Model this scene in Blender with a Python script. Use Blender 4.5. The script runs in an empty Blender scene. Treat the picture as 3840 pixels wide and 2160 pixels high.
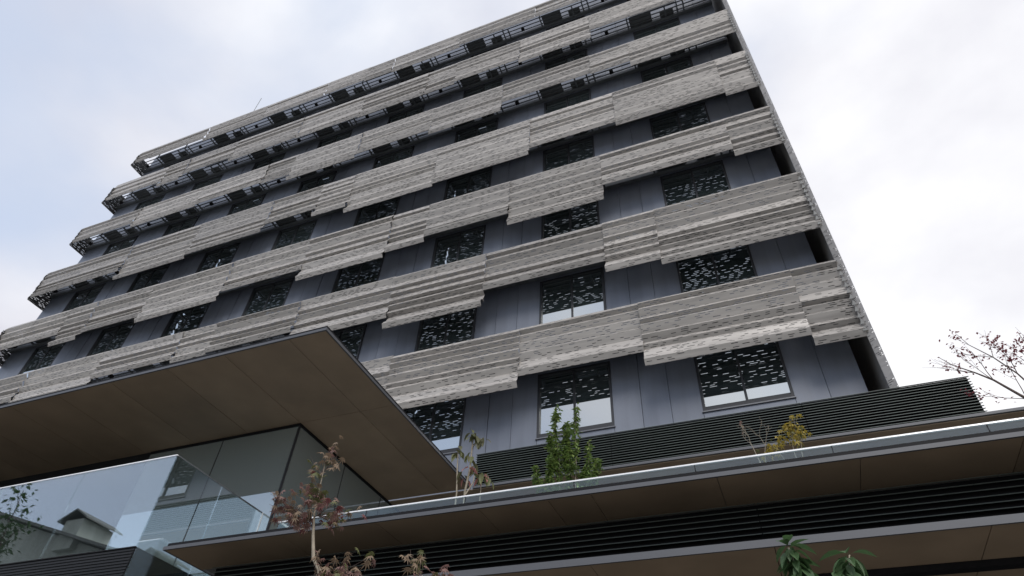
import bpy, math, random
from mathutils import Vector, Matrix

# ------------------------------------------------------------------ camera, sky, sun, exposure
H = 1.6                                   # eye height; ground is z = 0
scene = bpy.context.scene
col = scene.collection
RIGHT = Vector((0.92918563, 0.36667558, 0.04650888))
UP = Vector((0.22236887, -0.65508973, 0.72208692))
FWD = Vector((-0.29523913, 0.66061067, 0.6902372))
cam_data = bpy.data.cameras.new("camera")
cam = bpy.data.objects.new("camera", cam_data)
col.objects.link(cam)
cam_data.sensor_width = 36.0
cam_data.lens = 36.0 * 2412.2 / 3840.0
cam_data.clip_start = 0.05
cam_data.clip_end = 3000.0
m = Matrix((RIGHT, UP, -FWD)).transposed().to_4x4()
m.translation = Vector((0, 0, H))
cam.matrix_world = m
scene.camera = cam

SUN_EL, SUN_AZ = math.radians(42), math.radians(26)     # behind the viewer, a little to the right
world = bpy.data.worlds.new("World")
scene.world = world
world.use_nodes = True
wn, wl = world.node_tree.nodes, world.node_tree.links
wn.clear()
def wnode(t, **kw):
    n = wn.new(t)
    for k, v in kw.items():
        setattr(n, k, v)
    return n
w_out = wnode('ShaderNodeOutputWorld')
w_bg = wnode('ShaderNodeBackground')
w_sky = wnode('ShaderNodeTexSky', sky_type='NISHITA', sun_disc=False, sun_elevation=SUN_EL,
              sun_rotation=math.pi - SUN_AZ, altitude=30, air_density=1.0, dust_density=1.2, ozone_density=1.5)
w_dim = wnode('ShaderNodeMix', data_type='RGBA', blend_type='MULTIPLY')
w_dim.inputs[0].default_value = 1.0
w_dim.inputs[7].default_value = (0.12, 0.12, 0.12, 1)
wl.new(w_sky.outputs[0], w_dim.inputs[6])
w_tc = wnode('ShaderNodeTexCoord')
w_map = wnode('ShaderNodeMapping')
w_map.inputs['Location'].default_value = (3.1, 0.7, 1.9)
w_map.inputs['Scale'].default_value = (1.0, 1.0, 1.7)
wl.new(w_tc.outputs['Generated'], w_map.inputs[0])
w_n1 = wnode('ShaderNodeTexNoise')
w_n1.inputs['Scale'].default_value = 1.9
w_n1.inputs['Detail'].default_value = 7
w_n1.inputs['Roughness'].default_value = 0.45
w_n1.inputs['Distortion'].default_value = 0.35
wl.new(w_map.outputs[0], w_n1.inputs['Vector'])
w_sep = wnode('ShaderNodeSeparateXYZ')
wl.new(w_tc.outputs['Generated'], w_sep.inputs[0])
w_mx = wnode('ShaderNodeMath', operation='MULTIPLY_ADD')      # the overcast thickens towards the east
w_mx.inputs[1].default_value = 0.2
wl.new(w_sep.outputs[0], w_mx.inputs[0])
w_my = wnode('ShaderNodeMath', operation='MULTIPLY_ADD')      # and towards the north
w_my.inputs[1].default_value = 0.2
wl.new(w_sep.outputs[1], w_my.inputs[0])
wl.new(w_n1.outputs['Fac'], w_my.inputs[2])
wl.new(w_my.outputs[0], w_mx.inputs[2])
w_cov = wnode('ShaderNodeMapRange', interpolation_type='SMOOTHSTEP')
w_cov.inputs['From Min'].default_value = 0.24
w_cov.inputs['From Max'].default_value = 0.6
w_cov.inputs['To Min'].default_value = 0.0
w_cov.inputs['To Max'].default_value = 1.0
wl.new(w_mx.outputs[0], w_cov.inputs[0])
w_n2 = wnode('ShaderNodeTexNoise')
w_n2.inputs['Scale'].default_value = 2.4
w_n2.inputs['Detail'].default_value = 6
w_n2.inputs['Roughness'].default_value = 0.5
wl.new(w_map.outputs[0], w_n2.inputs['Vector'])
w_ad = wnode('ShaderNodeMath', operation='MULTIPLY_ADD')
w_ad.inputs[1].default_value = 0.16
wl.new(w_sep.outputs[0], w_ad.inputs[0])
wl.new(w_n2.outputs['Fac'], w_ad.inputs[2])
w_cc = wnode('ShaderNodeValToRGB')
w_cc.color_ramp.elements[0].position = 0.28
w_cc.color_ramp.elements[0].color = (0.50, 0.50, 0.555, 1)
w_cc.color_ramp.elements[1].position = 0.66
w_cc.color_ramp.elements[1].color = (0.78, 0.78, 0.79, 1)
wl.new(w_ad.outputs[0], w_cc.inputs[0])
w_mix = wnode('ShaderNodeMix', data_type='RGBA')
wl.new(w_cov.outputs[0], w_mix.inputs[0])
w_clr = wnode('ShaderNodeMix', data_type='RGBA')              # thin high haze over the blue
w_clr.inputs[0].default_value = 0.76
w_clr.inputs[7].default_value = (0.50, 0.56, 0.68, 1)
wl.new(w_dim.outputs[2], w_clr.inputs[6])
wl.new(w_clr.outputs[2], w_mix.inputs[6])
wl.new(w_cc.outputs[0], w_mix.inputs[7])
wl.new(w_mix.outputs[2], w_bg.inputs[0])
w_bg.inputs[1].default_value = 1.05
wl.new(w_bg.outputs[0], w_out.inputs[0])

sun_data = bpy.data.lights.new("sun", 'SUN')
sun_data.energy = 1.5
sun_data.angle = math.radians(30)
sun_data.color = (1.0, 0.96, 0.9)
sun = bpy.data.objects.new("sun", sun_data)
col.objects.link(sun)
sd = Vector((math.sin(SUN_AZ) * math.cos(SUN_EL), -math.cos(SUN_AZ) * math.cos(SUN_EL), math.sin(SUN_EL)))
sun.rotation_euler = sd.to_track_quat('Z', 'Y').to_euler()
sun.location = sd * 60

scene.view_settings.view_transform = 'Standard'
scene.view_settings.look = 'None'
scene.view_settings.exposure = 0.47
scene.view_settings.gamma = 1.0
scene.view_settings.use_curve_mapping = False
scene.cycles.transparent_max_bounces = 24
scene.cycles.max_bounces = 8

# ------------------------------------------------------------------ materials
def mat_base(name, color, rough=0.6, metal=0.0, var=0.0, scale=3.0, bump=0.0, spec=0.5, stretch=None, tint=None, objvar=0.0):
    mt = bpy.data.materials.new(name)
    mt.use_nodes = True
    nt = mt.node_tree
    b = nt.nodes['Principled BSDF']
    b.inputs['Base Color'].default_value = (*color, 1)
    b.inputs['Roughness'].default_value = rough
    b.inputs['Metallic'].default_value = metal
    b.inputs['Specular IOR Level'].default_value = spec
    if objvar > 0:
        oi = nt.nodes.new('ShaderNodeObjectInfo')
        hs = nt.nodes.new('ShaderNodeHueSaturation')
        mv = nt.nodes.new('ShaderNodeMapRange')
        mv.inputs['To Min'].default_value = 1 - objvar
        mv.inputs['To Max'].default_value = 1 + objvar
        nt.links.new(oi.outputs['Random'], mv.inputs[0])
        nt.links.new(mv.outputs[0], hs.inputs['Value'])
        hs.inputs['Color'].default_value = (*color, 1)
        nt.links.new(hs.outputs[0], b.inputs['Base Color'])
    if var > 0:
        tc = nt.nodes.new('ShaderNodeTexCoord')
        mp = nt.nodes.new('ShaderNodeMapping')
        if stretch:
            mp.inputs['Scale'].default_value = stretch
        nz = nt.nodes.new('ShaderNodeTexNoise')
        nz.inputs['Scale'].default_value = scale
        nz.inputs['Detail'].default_value = 5
        nt.links.new(tc.outputs['Object'], mp.inputs[0])
        nt.links.new(mp.outputs[0], nz.inputs['Vector'])
        rp = nt.nodes.new('ShaderNodeValToRGB')
        c2 = tint or color
        rp.color_ramp.elements[0].position = 0.3
        rp.color_ramp.elements[1].position = 0.7
        rp.color_ramp.elements[0].color = (*[max(0, c * (1 - var)) for c in color], 1)
        rp.color_ramp.elements[1].color = (*[min(1, c * (1 + var)) for c in c2], 1)
        nt.links.new(nz.outputs['Fac'], rp.inputs[0])
        nt.links.new(rp.outputs[0], hs.inputs['Color'] if objvar > 0 else b.inputs['Base Color'])
        mr = nt.nodes.new('ShaderNodeMapRange')
        mr.inputs['To Min'].default_value = max(0.02, rough - 0.08)
        mr.inputs['To Max'].default_value = min(1, rough + 0.08)
        nt.links.new(nz.outputs['Fac'], mr.inputs[0])
        nt.links.new(mr.outputs[0], b.inputs['Roughness'])
        if bump > 0:
            bp = nt.nodes.new('ShaderNodeBump')
            bp.inputs['Strength'].default_value = bump
            bp.inputs['Distance'].default_value = 0.01
            nt.links.new(nz.outputs['Fac'], bp.inputs['Height'])
            nt.links.new(bp.outputs[0], b.inputs['Normal'])
    return mt

def perforated(name, color):
    """Sheet metal with punched dashes: the UV map is in metres."""
    mt = mat_base(name, color, 0.5, 0.15, 0.15, 2.6, stretch=(0.3, 1, 3.5), objvar=0.13)
    nt = mt.node_tree
    N, L = nt.nodes, nt.links
    out = [n for n in N if n.type == 'OUTPUT_MATERIAL'][0]
    b = N['Principled BSDF']
    uv = N.new('ShaderNodeUVMap')
    sp = N.new('ShaderNodeSeparateXYZ')
    L.new(uv.outputs[0], sp.inputs[0])
    def M(op, a, bb=None):
        n = N.new('ShaderNodeMath'); n.operation = op
        for i, v in enumerate((a, bb)):
            if v is None: continue
            if isinstance(v, (int, float)): n.inputs[i].default_value = v
            else: L.new(v, n.inputs[i])
        return n.outputs[0]
    def white(dim, *ins):
        n = N.new('ShaderNodeTexWhiteNoise'); n.noise_dimensions = dim
        if dim == '1D': L.new(ins[0], n.inputs['W'])
        else:
            c = N.new('ShaderNodeCombineXYZ')
            for i, v in enumerate(ins): L.new(v, c.inputs[i])
            L.new(c.outputs[0], n.inputs['Vector'])
        return n
    rv = M('DIVIDE', sp.outputs[1], 0.055)
    row = M('FLOOR', rv); fv = M('FRACT', rv)
    ro = white('1D', row).outputs[0]
    ru = M('ADD', M('DIVIDE', sp.outputs[0], 0.29), M('MULTIPLY', ro, 9.0))
    cell = M('FLOOR', ru); fu = M('FRACT', ru)
    wn_ = white('2D', cell, row)
    sepc = N.new('ShaderNodeSeparateColor')
    L.new(wn_.outputs['Color'], sepc.inputs[0])
    on = M('LESS_THAN', sepc.outputs[0], 0.52)
    ln = M('ADD', M('MULTIPLY', sepc.outputs[1], 0.45), 0.35)
    inu = M('MULTIPLY', M('GREATER_THAN', fu, 0.04), M('LESS_THAN', fu, ln))
    inv = M('MULTIPLY', M('GREATER_THAN', fv, 0.3), M('LESS_THAN', fv, 0.66))
    hole = M('MULTIPLY', M('MULTIPLY', inu, inv), on)
    tr = N.new('ShaderNodeBsdfTransparent')
    mx = N.new('ShaderNodeMixShader')
    L.new(hole, mx.inputs[0]); L.new(b.outputs[0], mx.inputs[1]); L.new(tr.outputs[0], mx.inputs[2])
    L.new(mx.outputs[0], out.inputs[0])
    return mt

def clear_glass(name, tint, ior):   # ior: reflectance met head-on
    mt = bpy.data.materials.new(name)
    mt.use_nodes = True
    nt = mt.node_tree
    N, L = nt.nodes, nt.links
    N.remove(N['Principled BSDF'])
    out = [n for n in N if n.type == 'OUTPUT_MATERIAL'][0]
    lw = N.new('ShaderNodeLayerWeight'); lw.inputs[0].default_value = 0.5      # same from both sides of a pane
    pw = N.new('ShaderNodeMath'); pw.operation = 'POWER'; pw.inputs[1].default_value = 3.5
    L.new(lw.outputs['Facing'], pw.inputs[0])
    fr = N.new('ShaderNodeMath'); fr.operation = 'MULTIPLY_ADD'; fr.use_clamp = True
    fr.inputs[1].default_value = 0.75; fr.inputs[2].default_value = ior
    L.new(pw.outputs[0], fr.inputs[0])
    tr = N.new('ShaderNodeBsdfTransparent'); tr.inputs[0].default_value = (*tint, 1)
    gl = N.new('ShaderNodeBsdfGlossy'); gl.inputs['Roughness'].default_value = 0.0
    gl.inputs['Color'].default_value = (0.93, 0.97, 1.0, 1)
    mx = N.new('ShaderNodeMixShader')
    L.new(fr.outputs[0], mx.inputs[0]); L.new(tr.outputs[0], mx.inputs[1]); L.new(gl.outputs[0], mx.inputs[2])
    L.new(mx.outputs[0], out.inputs[0])
    return mt

def coated_glass(name, base, refl, fac):
    """Dark solar-control glazing: a mirror coat over a dim room."""
    mt = bpy.data.materials.new(name)
    mt.use_nodes = True
    nt = mt.node_tree
    N, L = nt.nodes, nt.links
    N.remove(N['Principled BSDF'])
    out = [n for n in N if n.type == 'OUTPUT_MATERIAL'][0]
    lw = N.new('ShaderNodeFresnel'); lw.inputs[0].default_value = 1.5
    mr = N.new('ShaderNodeMath'); mr.operation = 'ADD'; mr.use_clamp = True
    L.new(lw.outputs[0], mr.inputs[0]); mr.inputs[1].default_value = fac
    df = N.new('ShaderNodeBsdfDiffuse'); df.inputs[0].default_value = (*base, 1)
    gl = N.new('ShaderNodeBsdfGlossy'); gl.inputs['Roughness'].default_value = 0.004
    gl.inputs['Color'].default_value = (*refl, 1)
    tc = N.new('ShaderNodeTexCoord')
    nz = N.new('ShaderNodeTexNoise'); nz.inputs['Scale'].default_value = 0.9; nz.inputs['Detail'].default_value = 1
    L.new(tc.outputs['Object'], nz.inputs['Vector'])
    bp = N.new('ShaderNodeBump'); bp.inputs['Strength'].default_value = 0.012; bp.inputs['Distance'].default_value = 0.05
    L.new(nz.outputs['Fac'], bp.inputs['Height'])
    L.new(bp.outputs[0], gl.inputs['Normal'])
    mx = N.new('ShaderNodeMixShader')
    L.new(mr.outputs[0], mx.inputs[0]); L.new(df.outputs[0], mx.inputs[1]); L.new(gl.outputs[0], mx.inputs[2])
    L.new(mx.outputs[0], out.inputs[0])
    return mt

MAT = {
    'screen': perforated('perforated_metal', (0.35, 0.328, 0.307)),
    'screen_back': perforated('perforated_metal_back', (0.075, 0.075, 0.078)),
    'screen_plain': mat_base('plain_screen_metal', (0.35, 0.328, 0.307), 0.5, 0.15, 0.15, 2.6, stretch=(0.3, 1, 3.5), objvar=0.1),
    'clad': mat_base('blue_grey_cladding', (0.15, 0.167, 0.207), 0.5, 0.1, 0.10, 1.6, stretch=(2.2, 1, 0.25), objvar=0.07),
    'core': mat_base('dark_render', (0.05, 0.052, 0.058), 0.8, 0, 0.15, 2),
    'frame': mat_base('black_aluminium', (0.025, 0.027, 0.033), 0.6, 0.0, 0.1, 6),
    'sill': mat_base('grey_sill', (0.13, 0.135, 0.15), 0.45, 0.2, 0.1, 5),
    'pane': coated_glass('window_glass', (0.045, 0.06, 0.06), (0.92, 0.97, 1.0), 0.5),
    'steel': mat_base('grey_steel', (0.13, 0.14, 0.15), 0.5, 0.3, 0.15, 5),
    'plate': mat_base('dark_soffit_plate', (0.095, 0.10, 0.103), 0.5, 0.1, 0.12, 3),
    'slat': mat_base('dark_louvre', (0.02, 0.028, 0.026), 0.6, 0.0, 0.12, 4, spec=0.1, stretch=(0.2, 1, 1)),
    'nose': mat_base('painted_lit_nosing', (0.10, 0.122, 0.113), 0.5, 0.0, 0.1, 4),  # paler than the blades: skylight on their front edges, painted in
    'fascia': mat_base('grey_fascia', (0.082, 0.085, 0.096), 0.5, 0.0, 0.08, 1.2, stretch=(0.3, 1, 1)),
    'soffit': mat_base('brown_soffit', (0.295, 0.22, 0.15), 0.6, 0, 0.12, 1.3, 0.05, objvar=0.06),
    'black': mat_base('black_siding', (0.015, 0.016, 0.018), 0.6, 0, 0.15, 4, spec=0.2, stretch=(0.2, 1, 1)),
    'trim': mat_base('black_trim', (0.012, 0.012, 0.014), 0.6, 0, 0.1, 4, spec=0.15),
    'room': coated_glass('room_glass', (0.22, 0.265, 0.268), (0.9, 0.97, 1.0), 0.28),
    'rail_glass': clear_glass('balustrade_glass', (0.92, 0.965, 0.965), 0.21),
    'terrace_glass': clear_glass('terrace_glass', (0.84, 0.92, 0.93), 0.06),
    'white_rail': mat_base('white_metal_rail', (0.85, 0.85, 0.86), 0.25, 0.2, 0.03, 5),
    'roof': mat_base('roof_membrane', (0.22, 0.22, 0.22), 0.9, 0, 0.2, 1),
    'ground': mat_base('asphalt', (0.17, 0.165, 0.155), 0.85, 0, 0.18, 0.7, 0.2),
    'hall': mat_base('hall_wall', (0.55, 0.60, 0.56), 0.8, 0, 0.12, 1.3, stretch=(3, 3, 0.3)),
    'hall_roof': mat_base('hall_roof', (0.2, 0.215, 0.205), 0.6, 0.2, 0.2, 2),
    'bark_pale': mat_base('pale_bark', (0.26, 0.225, 0.175), 0.85, 0, 0.25, 14),
    'bark_dark': mat_base('dark_bark', (0.09, 0.065, 0.055), 0.85, 0, 0.3, 14),
}

def leaf_mat(name, color, var=0.35):
    mt = mat_base(name, color, 0.5, 0, var, 9)
    b = mt.node_tree.nodes['Principled BSDF']
    out = [n for n in mt.node_tree.nodes if n.type == 'OUTPUT_MATERIAL'][0]
    t = mt.node_tree.nodes.new('ShaderNodeBsdfTranslucent')
    t.inputs[0].default_value = (*[min(1, c * 1.3) for c in color], 1)
    mx = mt.node_tree.nodes.new('ShaderNodeMixShader')
    mx.inputs[0].default_value = 0.3
    mt.node_tree.links.new(b.outputs[0], mx.inputs[1])
    mt.node_tree.links.new(t.outputs[0], mx.inputs[2])
    mt.node_tree.links.new(mx.outputs[0], out.inputs[0])
    return mt
LEAF = {
    'rose': leaf_mat('maple_leaf_rose', (0.235, 0.135, 0.118)),
    'tan': leaf_mat('maple_leaf_tan', (0.25, 0.18, 0.12)),
    'olive': leaf_mat('maple_leaf_olive', (0.13, 0.14, 0.055)),
    'red': leaf_mat('maple_leaf_red', (0.15, 0.05, 0.05)),
    'green': leaf_mat('shrub_leaf_green', (0.12, 0.185, 0.05)),
    'lime': leaf_mat('shrub_leaf_lime', (0.2, 0.26, 0.075)),
    'deep': leaf_mat('evergreen_leaf', (0.06, 0.115, 0.045)),
    'brown': leaf_mat('bronze_leaf', (0.105, 0.105, 0.05)),
    'pink': leaf_mat('pink_leaf', (0.33, 0.14, 0.13)),
    'yellow': leaf_mat('yellow_leaf', (0.38, 0.29, 0.05)),
    'berry': leaf_mat('dark_red_leaf', (0.2, 0.045, 0.055)),
}
for k in ('deep', 'green'):
    LEAF[k].node_tree.nodes['Principled BSDF'].inputs['Roughness'].default_value = 0.3

# ------------------------------------------------------------------ mesh helpers
class MB:
    def __init__(self):
        self.v, self.f, self.uv, self.mi = [], [], [], []
    def face(self, pts, uv=None, mi=0):
        i = len(self.v)
        self.v += [tuple(p) for p in pts]
        self.f.append(tuple(range(i, i + len(pts))))
        self.uv.append(uv or [(0.0, 0.004)] * len(pts))
        self.mi.append(mi)
    def box(self, x0, x1, y0, y1, z0, z1, mi=0):
        p = [(x, y, z) for z in (z0, z1) for y in (y0, y1) for x in (x0, x1)]
        for q in ((0, 2, 3, 1), (4, 5, 7, 6), (0, 1, 5, 4), (2, 6, 7, 3), (0, 4, 6, 2), (1, 3, 7, 5)):
            self.face([p[k] for k in q], mi=mi)
        return self
    def extrude_x(self, prof, x0, x1, mi=0):
        """closed profile [(y, z)...] counter-clockwise seen from +x"""
        n = len(prof)
        for i in range(n):
            (ya, za), (yb, zb) = prof[i], prof[(i + 1) % n]
            self.face([(x0, ya, za), (x0, yb, zb), (x1, yb, zb), (x1, ya, za)], mi=mi)
        self.face([(x0, y, z) for y, z in prof], mi=mi)
        self.face([(x1, y, z) for y, z in reversed(prof)], mi=mi)
        return self
    def tube(self, pts, n=6, cap=True):
        rings = []
        for i, (p, r) in enumerate(pts):
            p = Vector(p)
            a = Vector(pts[max(i - 1, 0)][0]); b = Vector(pts[min(i + 1, len(pts) - 1)][0])
            d = (b - a)
            d = d.normalized() if d.length > 1e-6 else Vector((0, 0, 1))
            s = d.cross(Vector((0.31, 0.95, 0.1))).normalized()
            t = d.cross(s)
            rings.append([p + (s * math.cos(k * 2 * math.pi / n) + t * math.sin(k * 2 * math.pi / n)) * r for k in range(n)])
        base = len(self.v)
        for r in rings:
            self.v += [tuple(q) for q in r]
        for i in range(len(rings) - 1):
            for k in range(n):
                a = base + i * n + k; b = base + i * n + (k + 1) % n
                self.f.append((a, b, b + n, a + n)); self.uv.append([(0, 0.004)] * 4); self.mi.append(0)
        if cap:
            for st in (0, len(rings) - 1):
                self.f.append(tuple(base + st * n + k for k in range(n))); self.uv.append([(0, 0.004)] * n); self.mi.append(0)
        return self
    def mesh(self, name, mats, smooth=False, uv=False):
        me = bpy.data.meshes.new(name)
        me.from_pydata(self.v, [], self.f)
        for mt in (mats if isinstance(mats, (list, tuple)) else [mats]):
            me.materials.append(mt)
        me.polygons.foreach_set('material_index', self.mi)
        if smooth:
            me.polygons.foreach_set('use_smooth', [True] * len(self.f))
        if uv:
            lay = me.uv_layers.new(name='UVMap')
            flat = [c for f in self.uv for q in f for c in q]
            lay.data.foreach_set('uv', flat)
        me.update()
        return me
    def build(self, name, mats, parent=None, smooth=False, uv=False, loc=None):
        return link(name, self.mesh(name, mats, smooth, uv), parent, loc)

def link(name, me, parent=None, loc=None, rot=None, scale=None):
    o = bpy.data.objects.new(name, me)
    col.objects.link(o)
    if parent is not None:
        o.parent = parent
    if loc is not None: o.location = loc
    if rot is not None: o.rotation_euler = rot
    if scale is not None: o.scale = (scale,) * 3
    return o

def tag(o, label, cat, group=None):
    o['label'] = label
    o['category'] = cat
    if group: o['group'] = group
    return o

def thing(name, label, cat, group=None):
    o = bpy.data.objects.new(name, None)
    o.empty_display_size = 0.2
    col.objects.link(o)
    return tag(o, label, cat, group)

def structure(o):
    o['kind'] = 'structure'
    return o

# ------------------------------------------------------------------ setting: the ground
g = MB()
g.face([(-900, -900, 0), (900, -900, 0), (900, 900, 0), (-900, 900, 0)])
structure(g.build('ground', MAT['ground']))

# ------------------------------------------------------------------ the tower
D = 15.75                                  # face of the tower wall
YS = 14.66                                 # face of the metal screens
STOREY = 4.158
BAY = 4.851
XR, XL = 2.99, -37.12
tower = thing('office_building', 'tall blue-grey office building wrapped in staggered bands of perforated folded metal panels', 'building')
Z0 = 8.05 + H
ZROOF = 38.45 + H

MB().box(XL + .02, XR - .02, D + .13, 32.6, Z0, ZROOF - .6).build('core_wall', MAT['core'], tower)
MB().box(XL + .01, XR - .01, D + .02, 32.7, ZROOF - .6, ZROOF + 1.0).build('parapet', MAT['clad'], tower)

WX0 = -1.08                                # left edge of the window column next to the corner
WW, WH = 2.36, 2.30
rng = random.Random(7)
win_top = [12.25 + H + STOREY * k for k in range(7)]

# cladding: three upright sheets between two windows, a spandrel sheet over each window
clad_cache = {}
def clad_panel(x0, x1, z0, z1, tilt):
    gp = 0.006
    key = (round(x1 - x0, 3), round(z1 - z0, 3), tilt)
    if key not in clad_cache:
        w, h = x1 - x0 - 2 * gp, z1 - z0 - 2 * gp
        b = MB()
        y0, y1 = (0.0, tilt) if tilt >= 0 else (-tilt, 0.0)
        p = [(0, y0, 0), (w, y1, 0), (w, y1, h), (0, y0, h)]
        q = [(x, .11, z) for x, y, z in p]
        b.face(p); b.face(q[::-1])
        for i in range(4):
            j = (i + 1) % 4
            b.face([p[j], p[i], q[i], q[j]])
        clad_cache[key] = b.mesh('cladding_panel', MAT['clad'])
    link('cladding_panel', clad_cache[key], tower, (x0 + gp, D, z0 + gp))

for k in range(7):
    zb = Z0 if k == 0 else win_top[k - 1] + .9
    zt = win_top[k] + .9
    if k == 6: zt = ZROOF - .62
    wz0, wz1 = win_top[k] - WH, win_top[k]
    for c in range(8):
        x0 = WX0 - BAY * c
        clad_panel(x0, x0 + WW, zb, wz0, 0.0)
        clad_panel(x0, x0 + WW, wz1, zt, 0.0)
        if c < 7:
            xa = x0 - BAY + WW
            cuts = [xa, xa + .83, xa + 1.65, x0]
            for i in range(3):
                clad_panel(cuts[i], cuts[i + 1], zb, zt, (0.03, -0.045, 0.0)[(i + k) % 3])
        else:
            clad_panel(XL, x0, zb, zt, 0.0)
    clad_panel(WX0 + WW, 2.12, zb, zt, 0.03)
    clad_panel(2.12, XR, zb, zt, -0.02)

# windows: outer frame with a meeting stile, two sliding panes, a sill
fb = MB()
fw = .07
fb.box(0, fw, -.012, .13, 0, WH); fb.box(WW - fw, WW, -.012, .13, 0, WH)
fb.box(fw, WW - fw, -.012, .13, 0, .09); fb.box(fw, WW - fw, -.012, .13, WH - fw, WH)
fb.box(WW / 2 - .035, WW / 2 + .035, .03, .12, .09, WH - fw)
win_me = fb.mesh('window', MAT['frame'])
pa = MB().box(0, WW / 2 - fw - .035, 0, .02, 0, WH - fw - .09).mesh('pane', MAT['pane'])
st = MB().box(0, WW / 2 - fw - .035, -.02, .0, 0, .07).mesh('bottom_rail', MAT['frame'])
si = MB().extrude_x([(-.045, 0), (.02, 0), (.02, .05), (-.045, .035)], -.03, WW + .03).mesh('sill', MAT['sill'])
for k in range(7):
    for c in range(8):
        w = link('window', win_me, tower, (WX0 - BAY * c, D, win_top[k] - WH))
        for s in (0, 1):
            px = fw if s == 0 else WW / 2 + .035
            tl = (rng.uniform(-.008, .008), 0, rng.uniform(-.008, .008))
            link('pane', pa, w, (px, .075 - .02 * s, .09), tl)
            link('bottom_rail', st, w, (px, .07 - .02 * s, .09))
        link('sill', si, w, (0, 0, -.052))

# catwalk frames under every band
for k in range(7):
    z = win_top[k] + .1
    cw = MB().box(XL, XR, D - .17, D - .012, z, z + .2).build('catwalk', MAT['steel'], tower)
    for y in (15.06, 15.26, 15.46):
        MB().box(XL, XR, y - .02, y + .02, z + .1, z + .16).build('rail', MAT['steel'], cw)
    beam = MB().box(-.035, .035, 15.03, D - .17, z + .03, z + .1).mesh('cross_beam', MAT['steel'])
    plate = MB().box(-.06, 1.08, 15.03, D - .172, z + .163, z + .178).mesh('soffit_plate', MAT['plate'])
    plate2 = MB().box(-.06, .62, 15.3, D - .172, z + .163, z + .178).mesh('soffit_plate', MAT['plate'])
    lamp = MB().box(-.09, .09, 15.28, 15.44, z - .02, z + .098).mesh('junction_box', MAT['trim'])
    hang = MB().box(-.025, .025, 15.03, 15.08, z + .162, z + .75).mesh('hanger', MAT['steel'])
    for c in range(8):
        x0 = WX0 - BAY * c
        link('soffit_plate', plate, cw, (x0, 0, 0))
        link('soffit_plate', plate2, cw, (x0 + 1.56, 0, 0))
        for dx in (-.16, 1.78, WW + .02, WW + .34):
            link('cross_beam', beam, cw, (x0 + dx, 0, 0))
        link('junction_box', lamp, cw, (x0 - 1.3, 0, 0))
        link('hanger', hang, cw, (x0 - .16, 0, 0)); link('hanger', hang, cw, (x0 + WW + .02, 0, 0))

# the folded metal screens: (right end, left end, bottom height over eye level) for each panel
TOPS = [12.75, 16.62, 20.52, 24.65, 28.52, 32.75, 36.45]
BANDS = [
    [(3.12, 1.96, 10.13), (1.96, -2.23, 10.47), (-2.23, -5.94, 10.95), (-5.94, -10.45, 10.56), (-10.45, -15.4, 10.9), (-15.4, -19.5, 10.5), (-19.5, -25.9, 10.9), (-25.9, -30.5, 10.6), (-30.5, -35.4, 10.9)],
    [(3.18, -1.37, 14.06), (-1.37, -3.11, 14.3), (-3.11, -7.38, 14.8), (-7.38, -11.13, 14.09), (-11.13, -15.35, 14.6), (-15.35, -19.44, 15.06), (-19.44, -21.26, 14.95), (-21.26, -25.7, 15.15), (-25.7, -30.44, 14.7), (-30.44, -35.35, 15.0)],
    [(3.14, 1.58, 18.25), (1.58, -2.99, 18.67), (-2.99, -6.67, 17.87), (-6.67, -10.21, 18.55), (-10.21, -11.97, 18.23), (-11.97, -16.09, 17.97), (-16.09, -20.32, 18.62), (-20.32, -25.0, 18.11), (-25.0, -28.7, 18.47), (-28.7, -30.48, 18.08), (-30.48, -35.35, 18.82)],
    [(3.15, 1.95, 21.91), (1.95, -2.25, 22.15), (-2.25, -5.95, 22.43), (-5.95, -10.38, 21.99), (-10.38, -14.85, 21.8), (-14.85, -16.67, 22.27), (-16.67, -19.6, 22.83), (-19.6, -24.2, 22.31), (-24.2, -28.93, 22.02), (-28.93, -35.35, 22.72)],
    [(3.12, -1.31, 26.33), (-1.31, -3.11, 26.8), (-3.11, -7.46, 26.9), (-7.46, -11.2, 26.19), (-11.2, -15.38, 26.6), (-15.38, -19.5, 26.28), (-19.5, -21.38, 26.76), (-21.38, -25.87, 26.9), (-25.87, -30.6, 26.74), (-30.6, -35.4, 27.15)],
    [(3.12, 1.55, 30.7), (1.55, -2.98, 31.05), (-2.98, -6.75, 30.27), (-6.75, -10.39, 30.65), (-10.39, -12.16, 30.42), (-12.16, -16.22, 30.43), (-16.22, -20.44, 30.55), (-20.44, -25.2, 30.63), (-25.2, -29.0, 31.06), (-29.0, -30.72, 30.61), (-30.72, -35.4, 31.1)],
    [(3.12, 1.2, 34.5), (1.2, -2.3, 34.8), (-2.3, -5.97, 34.93), (-5.97, -10.55, 34.9), (-10.55, -14.98, 34.6), (-14.98, -16.8, 34.74), (-16.8, -19.75, 34.92), (-19.75, -24.4, 34.85), (-24.4, -29.2, 34.72), (-29.2, -33.9, 35.1), (-33.9, -35.45, 35.2)],
]

PK = YS / 13.95                            # the tables were read off for a plane 13.95 m away
TOPS = [t * PK for t in TOPS]
BANDS = [[(a * PK, b * PK, c * PK) for a, b, c in band] for band in BANDS]

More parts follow.
